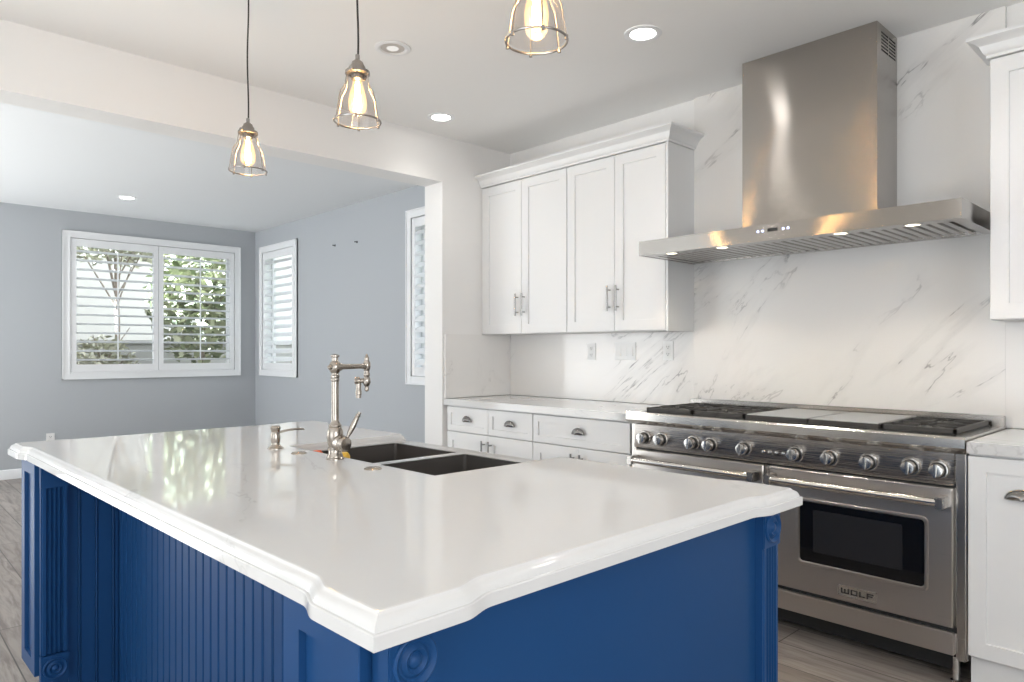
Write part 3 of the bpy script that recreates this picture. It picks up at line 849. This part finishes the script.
# fluted posts on the +x sides, with a rosette block at both ends
def post(xf, y0, y1, z0=.12, top=True):
    """post standing proud of plane xf towards +x"""
    th = .024; wdt = y1 - y0
    bm = new()
    nfl = 4; m = .014; fwid = (wdt - 2 * m) / nfl
    poly = [(xf, y0), (xf + th - .004, y0)]
    poly += [(xf + th - .004, y0 + .004), (xf + th - .001, y0 + .006)]
    for k in range(nfl):
        a = y0 + m + k * fwid
        for j in range(7):
            an = PI * j / 6
            poly.append((xf + th - .001 - .009 * math.sin(an), a + fwid * .08 + fwid * .42 * (1 - math.cos(an))))
    poly += [(xf + th - .001, y1 - .006), (xf + th - .004, y1 - .004), (xf + th - .004, y1), (xf, y1)]
    extrude(bm, poly, ALZ, z0 + .098, ZB - .088)
    p = link('fluted_post', shear(bm), 'blue_paint', ib)
    for zc in (z0 + .05, ZB - .046):
        bm = new(); box(bm, xf, xf + th + .002, y0 - .001, y1 + .001, zc - .046, zc + .0445, .002)
        if top or zc < .5: lathe(bm, [(.0365, -.001), (.036, .0035), (.0330, .0056), (.0295, .0036), (.0265, .0004), (.0235, .0004), (.0205, .0034), (.017, .0054), (.0135, .0022), (.0115, .0008), (.009, .0042), (.005, .0066), (0, .0070)],
              T(xf + th + .002, (y0 + y1) / 2, zc) @ RY(90), 36)
        link('rosette_block', shear(bm), 'blue_paint', p)
post(LCX, PF + .012, PF + .093, top=False)
post(BX1, PF + .012, PF + .093)
post(BX1, -2.045, -1.966)
bm = new(); box(bm, BX1, BX1 + .004, PF + .094, -2.046, .142, ZB - .002, .001); link('end_panel', shear(bm), 'blue_paint', ib)
# beadboard lining of the knee space
def bead(a0, a1, step=.053):
    pts = [(a0, 0)]; k = a0 + step * .6
    while k < a1 - .012:
        for dx, dy in ((-.006, 0), (-.005, -.0042), (-.0035, -.0042), (-.0025, .0006), (0, .0018), (.0025, .0006), (.0035, -.0042), (.005, -.0042), (.006, 0)):
            pts.append((k + dx, dy))
        k += step
    pts.append((a1, 0)); return pts
bm = new(); q = bead(LCX + .001, RCX)
extrude(bm, [(a, BEADY - b) for a, b in q] + [(RCX, BEADY + .009), (LCX + .001, BEADY + .009)], ALZ, .001, ZB - .002); link('beadboard', shear(bm), 'blue_paint', ib)
bm = new(); q = bead(PF + .096, BEADY - .004)
extrude(bm, [(LCX + .006 + b, a) for a, b in q] + [(LCX + .0005, BEADY - .004), (LCX + .0005, PF + .096)], ALZ, .001, ZB - .002); link('beadboard', shear(bm), 'blue_paint', ib)

# ------------------------------------------------------------------ sink
SKZ = .886
sk = thing('sink', 'two-bowl stainless apron sink set in the island top', 'sink', (.35, -2.25, .66))
YAP = -1.958
def bowls(bm, x0, x1, y0, y1, zt, zb, th):
    """open-topped rounded box, walls th thick"""
    t = bmesh.new()
    def ring(xa, xb, ya, yb, z, r):
        pts = []
        for cx, cy, a in ((xa + r, ya + r, PI), (xb - r, ya + r, 1.5 * PI), (xb - r, yb - r, 0), (xa + r, yb - r, .5 * PI)):
            for k in range(5):
                an = a + PI / 2 * k / 4; pts.append(t.verts.new((cx + r * math.cos(an), cy + r * math.sin(an), z)))
        return pts
    R = [ring(x0 - th, x1 + th, y0 - th, y1 + th, zb - th, .016), ring(x0 - th, x1 + th, y0 - th, y1 + th, zt, .016), ring(x0, x1, y0, y1, zt, .012), ring(x0, x1, y0, y1, zb + .012, .012), ring(x0 + .012, x1 - .012, y0 + .012, y1 - .012, zb, .01)]
    for a, b in zip(R[:-1], R[1:]):
        for i in range(20): t.faces.new((a[i], a[(i + 1) % 20], b[(i + 1) % 20], b[i]))
    t.faces.new(R[0][::-1]); t.faces.new(R[-1]); merge(bm, t)
BW = ((SX0 + .006, .314), (.358, SX1 - .006))
BY0, BY1 = SYF + .006, -2.012
for a, b in BW:
    bm = new(); bowls(bm, a, b, BY0, BY1, SKZ - .002, .665, .004)
    bw = tag(link('bowl', shear(bm), 'sink_dark', sk), 'dark satin sink bowl')
    bm = new(); lathe(bm, [(0, .6655), (.042, .6655), (.042, .668), (.03, .6672), (0, .6665)], T((a + b) / 2, shy((a + b) / 2, (BY0 + BY1) / 2), 0), 24); link('drain', bm, 'chrome', bw)
bm = new()
xs = sorted({SX0 + .002, SX1 - .002, *[v for p in BW for v in p]})
wall_with_holes(bm, SX0 + .002, SX1 - .002, SYF + .002, YAP, [(a, b, BY0, BY1) for a, b in BW], lambda u, z, t: (u, z, t), SKZ - .004, SKZ)
link('rim', shear(bm), 'rim_steel', sk)
bm = new(); box(bm, SX0 + .002, SX1 - .002, YAP, YAP + .025, .642, SKZ, .006); link('apron', shear(bm), 'rim_steel', sk)

# things standing in the sink bowl
def bottle(x, y, h, r, m, capm, label):
    o = thing('soap_bottle', label, 'bottle', (x, y, .6656))
    bm = new(); lathe(bm, [(0, .6656), (r * .92, .6656), (r, .672), (r, .6656 + h * .66), (r * .9, .6656 + h * .74), (r * .55, .6656 + h * .8), (r * .5, .6656 + h * .84), (0, .6656 + h * .84)], T(x, y, 0), 24); link('bottle_body', bm, m, o)
    bm = new(); lathe(bm, [(0, .6656 + h * .84), (r * .62, .6656 + h * .84), (r * .62, .6656 + h * .95), (r * .4, .6656 + h), (0, .6656 + h)], T(x, y, 0), 20); link('cap', bm, capm, o)
bottle(.030, -2.425, .235, .034, 'orange_plastic', 'orange_plastic', 'orange-red bottle in the sink, behind the faucet and closer to the soap pump')
bottle(.112, -2.37, .232, .034, 'yellow_plastic', 'yellow_plastic', 'yellow bottle in the sink, peeking out beside the faucet base')

# ------------------------------------------------------------------ faucet
FX, FY = .317, -2.518
fc = thing('faucet', 'tall brushed nickel bridge-arm faucet beside the sink', 'faucet', (FX, FY, ZT))
F = T(FX, FY, ZT)
bm = new()
lathe(bm, [(0, 0), (.027, 0), (.027, .004), (.024, .007), (.023, .013), (.0195, .018), (.0195, .030), (.021, .032), (.021, .036), (.019, .038), (.0235, .052), (.025, .066), (.0245, .082), (.021, .094), (.0185, .097), (.0195, .100), (.0195, .104), (.0165, .108), (.0115, .116), (.0118, .128), (.0112, .135)], F, 32)
link('faucet_body', bm, 'nickel', fc)
bm = new()
lathe(bm, [(.0112, .134), (.0108, .236), (.0125, .238), (.0135, .242), (.012, .246), (.0135, .250), (.0135, .254), (.0105, .258), (.0105, .262)], F, 24)
link('column', bm, 'nickel', fc)
bm = new()
lathe(bm, [(.010, .260), (.0145, .266), (.0185, .274), (.0195, .280), (.0185, .287), (.014, .295), (.0095, .299), (.0095, .309), (.0135, .312), (.0135, .316), (.006, .319), (0, .320)], F, 28)
ad = math.radians(18); ax = Vector((-math.sin(ad), math.cos(ad), 0)); pt = Vector((FX, FY, ZT + .280))
hub = link('hub', bm, 'nickel', fc)
bm = new(); lathe(bm, [(.008, .012), (.008, .020), (.0075, .025), (.004, .030), (0, .031)], toward(pt, -ax), 16); link('finial', bm, 'nickel', hub)
bm = new(); AL = .146
lathe(bm, [(.0125, .014), (.0125, .022), (.009, .026), (.0085, .03), (.0075, AL - .03), (.009, AL - .02), (.009, AL - .008), (0, AL - .004)], toward(pt, ax), 20)
link('arm', bm, 'nickel', fc)
E_ = pt + ax * AL
bm = new()
lathe(bm, [(0, .040), (.004, .036), (.0055, .030), (.008, .026), (.0075, .018), (.012, .010), (.0125, 0), (.011, -.010), (.0085, -.014), (.0085, -.020), (.0105, -.024), (.0105, -.030), (.0085, -.034), (.012, -.042), (.0125, -.052), (.0095, -.062), (.006, -.066), (.0075, -.072), (.006, -.080), (0, -.083)], T(*E_), 24)
ej = link('end_joint', bm, 'nickel', fc)
sd = Vector((-.55, -.83, 0)).normalized()
bm = new()
q0 = E_ + Vector((0, 0, -.047)); q1 = q0 + sd * .026
lathe(bm, [(.0075, .004), (.0075, .020), (.012, .022), (.013, .030), (.010, .038), (0, .040)], toward(q0, sd), 20)
lathe(bm, [(.0085, .004), (.0085, -.030), (.010, -.034), (.010, -.044), (.0085, -.046), (.0085, -.056), (0, -.056)], T(*q1), 20)
link('spout', bm, 'nickel', ej)
hp = Vector((FX + .014, FY + .001, ZT + .050)); hdv = Vector((.96, .10, 0)).normalized()
bm = new()
lathe(bm, [(.020, -.004), (.0255, .010), (.0255, .018), (.020, .021), (.0195, .026), (.0225, .028), (.0225, .038), (.0185, .043), (.007, .045), (0, .0455)], toward(hp, hdv), 28)
hv = link('valve', bm, 'nickel', fc)
bm = new()
l0 = hp + hdv * .033; ld = Vector((.12, .42, .88)).normalized()
lathe(bm, [(.0045, .014), (.0045, .026), (.0065, .034), (.0085, .050), (.0088, .066), (.0075, .084), (.0062, .090), (.0075, .092), (.0075, .096), (.005, .098), (.0055, .104), (0, .106)], toward(l0, ld), 20)
link('lever', bm, 'nickel', hv)
# soap pump and the two round covers
PX, PY = -.026, -2.549
sp = thing('soap_dispenser', 'brushed nickel soap pump standing on the island left of the faucet'.replace(' left of', ' near'), 'soap dispenser', (PX, PY, ZT))
bm = new(); lathe(bm, [(0, 0), (.026, 0), (.026, .003), (.021, .007), (.015, .013), (.0135, .018), (.0155, .026), (.016, .042), (.0135, .052), (.0125, .056)], T(PX, PY, ZT), 28); link('pump_base', bm, 'nickel', sp)
bm = new()
lathe(bm, [(.0125, .055), (.0145, .058), (.0145, .062), (.017, .066), (.017, .072), (.013, .077), (0, .078)], T(PX, PY, ZT), 28)
link('pump_head', bm, 'nickel', sp)
bm = new(); d0 = Vector((.25, .97, 0)).normalized()
tube(bm, [Vector((PX, PY, ZT + .052)) + d0 * a + Vector((0, 0, b)) for a, b in ((.008, 0), (.02, .004), (.04, .008), (.065, .010), (.09, .0095), (.094, .006))], [.0042, .0042, .0038, .0035, .0033, .0033], 10)
link('nozzle', bm, 'nickel', sp)
for x, y, lb, nm in ((.135, -2.545, 'flat round nickel hole cover between the soap pump and the faucet', 'hole_cover'), (.551, -2.532, 'flat round nickel button set in the island top on the range side of the faucet', 'air_switch')):
    bm = new(); lathe(bm, [(0, 0), (.025, 0), (.025, .002), (.021, .0045), (.019, .0035), (.016, .0035), (.014, .005), (0, .0055)], T(x, y, ZT), 28)
    tag(link(nm, bm, 'nickel'), lb, 'cover')

# ================================================================== PENDANTS
ZR = 1.963; PK = 1.15
def pendant(x, y, label):
    p = thing('pendant_lamp', label, 'pendant lamp', (x, y, ZR), 'caged glass pendants over the island')
    M = T(x, y, 0)
    def sc(bm):
        for v in bm.verts: v.co = Vector((x, y, ZR)) + (v.co - Vector((x, y, ZR))) * PK
        return bm
    bm = new(); lathe(bm, [(0, CEIL - .022), (.045, CEIL - .022), (.058, CEIL - .012), (.06, CEIL - .001), (0, CEIL - .001)], M, 28); link('canopy', bm, 'pendant_nickel', p)
    bm = new(); pts = []
    for k in range(21):
        t = k / 20; pts.append((x + .0022 * math.sin(t * 9), y + .0015 * math.sin(t * 7 + 1), CEIL - .021 + (ZR + .183 * PK - CEIL + .021) * t))
    tube(bm, pts, .0032, 8); link('cord', bm, 'cord_black', p)
    bm = new(); lathe(bm, [(.0032, ZR + .186), (.006, ZR + .184), (.006, ZR + .172), (.010, ZR + .168), (.015, ZR + .164), (.0165, ZR + .158), (.021, ZR + .152), (.022, ZR + .143), (.0235, ZR + .140), (.0235, ZR + .132), (.017, ZR + .130), (.017, ZR + .117), (.014, ZR + .115), (0, ZR + .115)], M, 28)
    link('socket', sc(bm), 'pendant_nickel', p)
    bm = new()
    lathe(bm, [(.024, ZR + .139), (.033, ZR + .139), (.0335, ZR + .136), (.0335, ZR + .131), (.024, ZR + .130)], M, 32)
    for s in (-1, 1):
        lathe(bm, [(0, 0), (.0035, 0), (.0035, .012), (.006, .013), (.006, .016), (0, .017)], T(x, y, ZR + .135) @ RZ(35) @ RX(90 * s) @ T(0, 0, .028), 10)
    tube(bm, [(x + .0625 * math.cos(2 * PI * k / 48), y + .0625 * math.sin(2 * PI * k / 48), ZR + .002) for k in range(48)], .0026, 8, True)
    for k in range(6):
        a = 2 * PI * k / 6 + .45
        pr = [(.031, .136), (.033, .120), (.036, .100), (.0395, .090), (.0485, .079), (.0525, .068), (.0555, .050), (.0595, .026), (.0625, .006), (.063, -.003)]
        tube(bm, [(x + r * math.cos(a), y + r * math.sin(a), ZR + z) for r, z in pr], .00125, 6)
        lathe(bm, [(0, -.0045), (.0035, -.0045), (.0035, .0045), (0, .0045)], T(x + .0632 * math.cos(a), y + .0632 * math.sin(a), ZR), 8)
    tag(link('wire_cage', sc(bm), 'pendant_nickel', p), 'six-wire metal cage with bottom ring')
    bm = new()
    gp = [(.0265, .131), (.0285, .118), (.032, .100), (.035, .090), (.0445, .078), (.0485, .067), (.0515, .049), (.0555, .026), (.058, .006)]
    lathe(bm, [(r, ZR + z) for r, z in gp], M, 40)
    tag(link('glass_shade', sc(bm), 'shade_glass', p), 'clear bell glass')
    bm = new(); lathe(bm, [(.0125, ZR + .115), (.0135, ZR + .104), (.018, ZR + .090), (.023, ZR + .072), (.0255, ZR + .054), (.0235, ZR + .034), (.015, ZR + .024), (0, ZR + .020)], M, 28)
    bu = tag(link('bulb', sc(bm), 'bulb_glass', p), 'glowing clear filament bulb')
    bm = new()
    for k in range(6):
        a = PI / 3 * k; tube(bm, [(x + .0055 * math.cos(a), y + .0055 * math.sin(a), ZR + .102), (x + .0085 * math.cos(a + .3), y + .0085 * math.sin(a + .3), ZR + .036)], .0016, 6)
    lathe(bm, [(0, ZR + .110), (.005, ZR + .110), (.004, ZR + .034), (0, ZR + .033)], M, 10)
    link('filament', sc(bm), 'filament_glow', bu)
    l = bpy.data.lights.new('pendant_light', 'POINT'); l.energy = .9; l.color = (1, .68, .36); l.shadow_soft_size = .026
    o = bpy.data.objects.new('pendant_light', l); COL.objects.link(o); o.location = (x, y, ZR + .055 * PK)
pendant(-.534, -2.43, 'caged glass pendant hanging lowest in view over the far end of the island')
pendant(.300, -2.43, 'middle caged glass pendant of the row over the island')
pendant(1.090, -2.43, 'caged glass pendant cropped by the top edge, nearest the range hood')

# ================================================================== DOWNLIGHTS
def downlight(x, y, z, r, m, label, power):
    dim = m == 'downlight_dim'
    p = thing('recessed_light', label, 'ceiling light', (x, y, z), 'recessed ceiling lights')
    bm = new(); lathe(bm, [(r, z - .0005), (r + .002, z - .004), (r * .86, z - .008), (r * .74, z - .006), (r * .66, z - .002)], T(x, y, 0), 40); link('trim_ring', bm, 'trim_white', p)
    if dim:
        bm = new(); lathe(bm, [(r * .72, z - .006), (r * .70, z - .0025), (0, z - .0022)], T(x, y, 0), 32); link('baffle', bm, 'baffle_grey', p)
    lr = r * (.36 if dim else .74)
    bm = new(); lathe(bm, [(0, z - .0045), (lr * .9, z - .0042), (lr, z - .001), (0, z - .001)], T(x, y, 0), 32); tag(link('lens', bm, m, p), 'lens of the recessed light')
    if power:
        l = bpy.data.lights.new('recessed_light_beam', 'SPOT'); l.energy = power; l.color = (1, .96, .90); l.spot_size = math.radians(130); l.spot_blend = .9; l.shadow_soft_size = .06
        o = bpy.data.objects.new('recessed_light_beam', l); COL.objects.link(o); o.location = (x, y, z - .012)
downlight(.299, -.923, CEIL, .085, 'downlight_glow', 'bright recessed ceiling light just in front of the hood chimney', 22)
downlight(-1.267, -.89, CEIL, .085, 'downlight_glow', 'bright recessed ceiling light close to the white beam', 9)
downlight(1.87, -.923, CEIL, .085, 'downlight_glow', 'unseen recessed ceiling light added to brighten the cropped cabinets past the hood', 26)  # out of view, added to light the aisle and near cabinets
downlight(-.63, -1.677, CEIL, .085, 'downlight_dim', 'dim recessed ceiling light with grey baffle beside the middle pendant', 0)
downlight(-4.943, -1.72, NCEIL, .085, 'downlight_glow', 'bright recessed light in the dining nook ceiling', 8)

# ================================================================== OUTSIDE
bm = new(); box(bm, -26, -6.2, -14, 12, -.3, -.05); box(bm, -6.2, 3, .2, 12, -.3, -.05)
tag(link('ground_outside', bm, 'lawn'), kind='structure')
bm = new(); box(bm, -9.7, -9.5, -7, 7, -.05, 1.34, .01); box(bm, -9.74, -9.46, -7, 7, 1.34, 1.40, .01)
tag(link('garden_wall', bm, 'concrete'), 'low grey garden wall outside the wide window', 'garden wall')
bm = new(); box(bm, -20, -6.6, -16, -9.2, -.05, 10); struct('garden_shade_block', bm, 'stucco')  # unseen block added to keep direct sunlight off the garden trees
h = thing('house', 'pale stucco house beyond the garden wall outside the window', 'house', (-15, -2, -.05))
bm = new(); box(bm, -19, -14.5, -6.5, 4.6, -.05, 4.2, .01); link('house_wall', bm, 'stucco', h)
bm = new(); extrude(bm, [(-14.1, 4.2), (-19.4, 4.2), (-19.4, 4.3), (-16.7, 5.2), (-14.1, 4.3)], ALY, -6.9, 5.0); link('roof', bm, 'roof_brown', h)
def tree(x, y, zc, rx, ry, rz, n, m, label, size=.09):
    t = thing('garden_tree', label, 'tree', (x, y, -.05), 'trees outside the nook windows')
    bm = new(); tube(bm, [(x, y, -.05), (x + .05, y + .03, zc * .5), (x - .03, y, zc)], [.05, .04, .02], 8)
    for k in range(7):
        a = k * 2.4; tube(bm, [(x, y, zc * .55 + .1 * k), (x + rx * .7 * math.cos(a), y + ry * .7 * math.sin(a), zc + .12 * k)], [.015, .005], 6)
    link('trunk', bm, 'bark', t)
    bm = new()
    for k in range(n):
        u = random.gauss(0, 1), random.gauss(0, 1), random.gauss(0, 1); L = math.sqrt(sum(c * c for c in u)) or 1
        rr = random.random() ** .45
        c = Vector((x + rx * rr * u[0] / L, y + ry * rr * u[1] / L, zc + rz * rr * u[2] / L))
        a = Vector((random.uniform(-1, 1), random.uniform(-1, 1), random.uniform(-.8, .5))).normalized(); b = a.orthogonal().normalized()
        s = size * random.uniform(.6, 1.3); nrm = a.cross(b) * s * .12
        bm.faces.new([bm.verts.new(c + v) for v in (-a * s, b * s * .42 + nrm, a * s, -b * s * .42 + nrm)])
    fo = link('foliage', bm, m, t); fo['kind'] = 'stuff'
tree(-8.4, .15, 2.0, .6, .72, 1.0, 1700, 'leaf_green', 'leafy green tree filling one half of the wide window')
tree(-11.5, -.2, 3.35, .9, 1.3, .62, 1500, 'leaf_pale', 'pale green tree rising in front of the stucco house', .10)
tree(-8.8, -1.0, .85, .35, .5, .62, 1200, 'leaf_pale', 'sparse bush low outside the wide window by the garden wall', .06)
tree(-5.6, 2.6, 1.9, 1.0, .9, 1.5, 1500, 'leaf_green', 'green tree outside the narrow corner window')
tree(-2.6, 3.0, 1.6, 1.0, .9, 1.3, 1300, 'leaf_green', 'green tree outside the narrow window by the wall end')
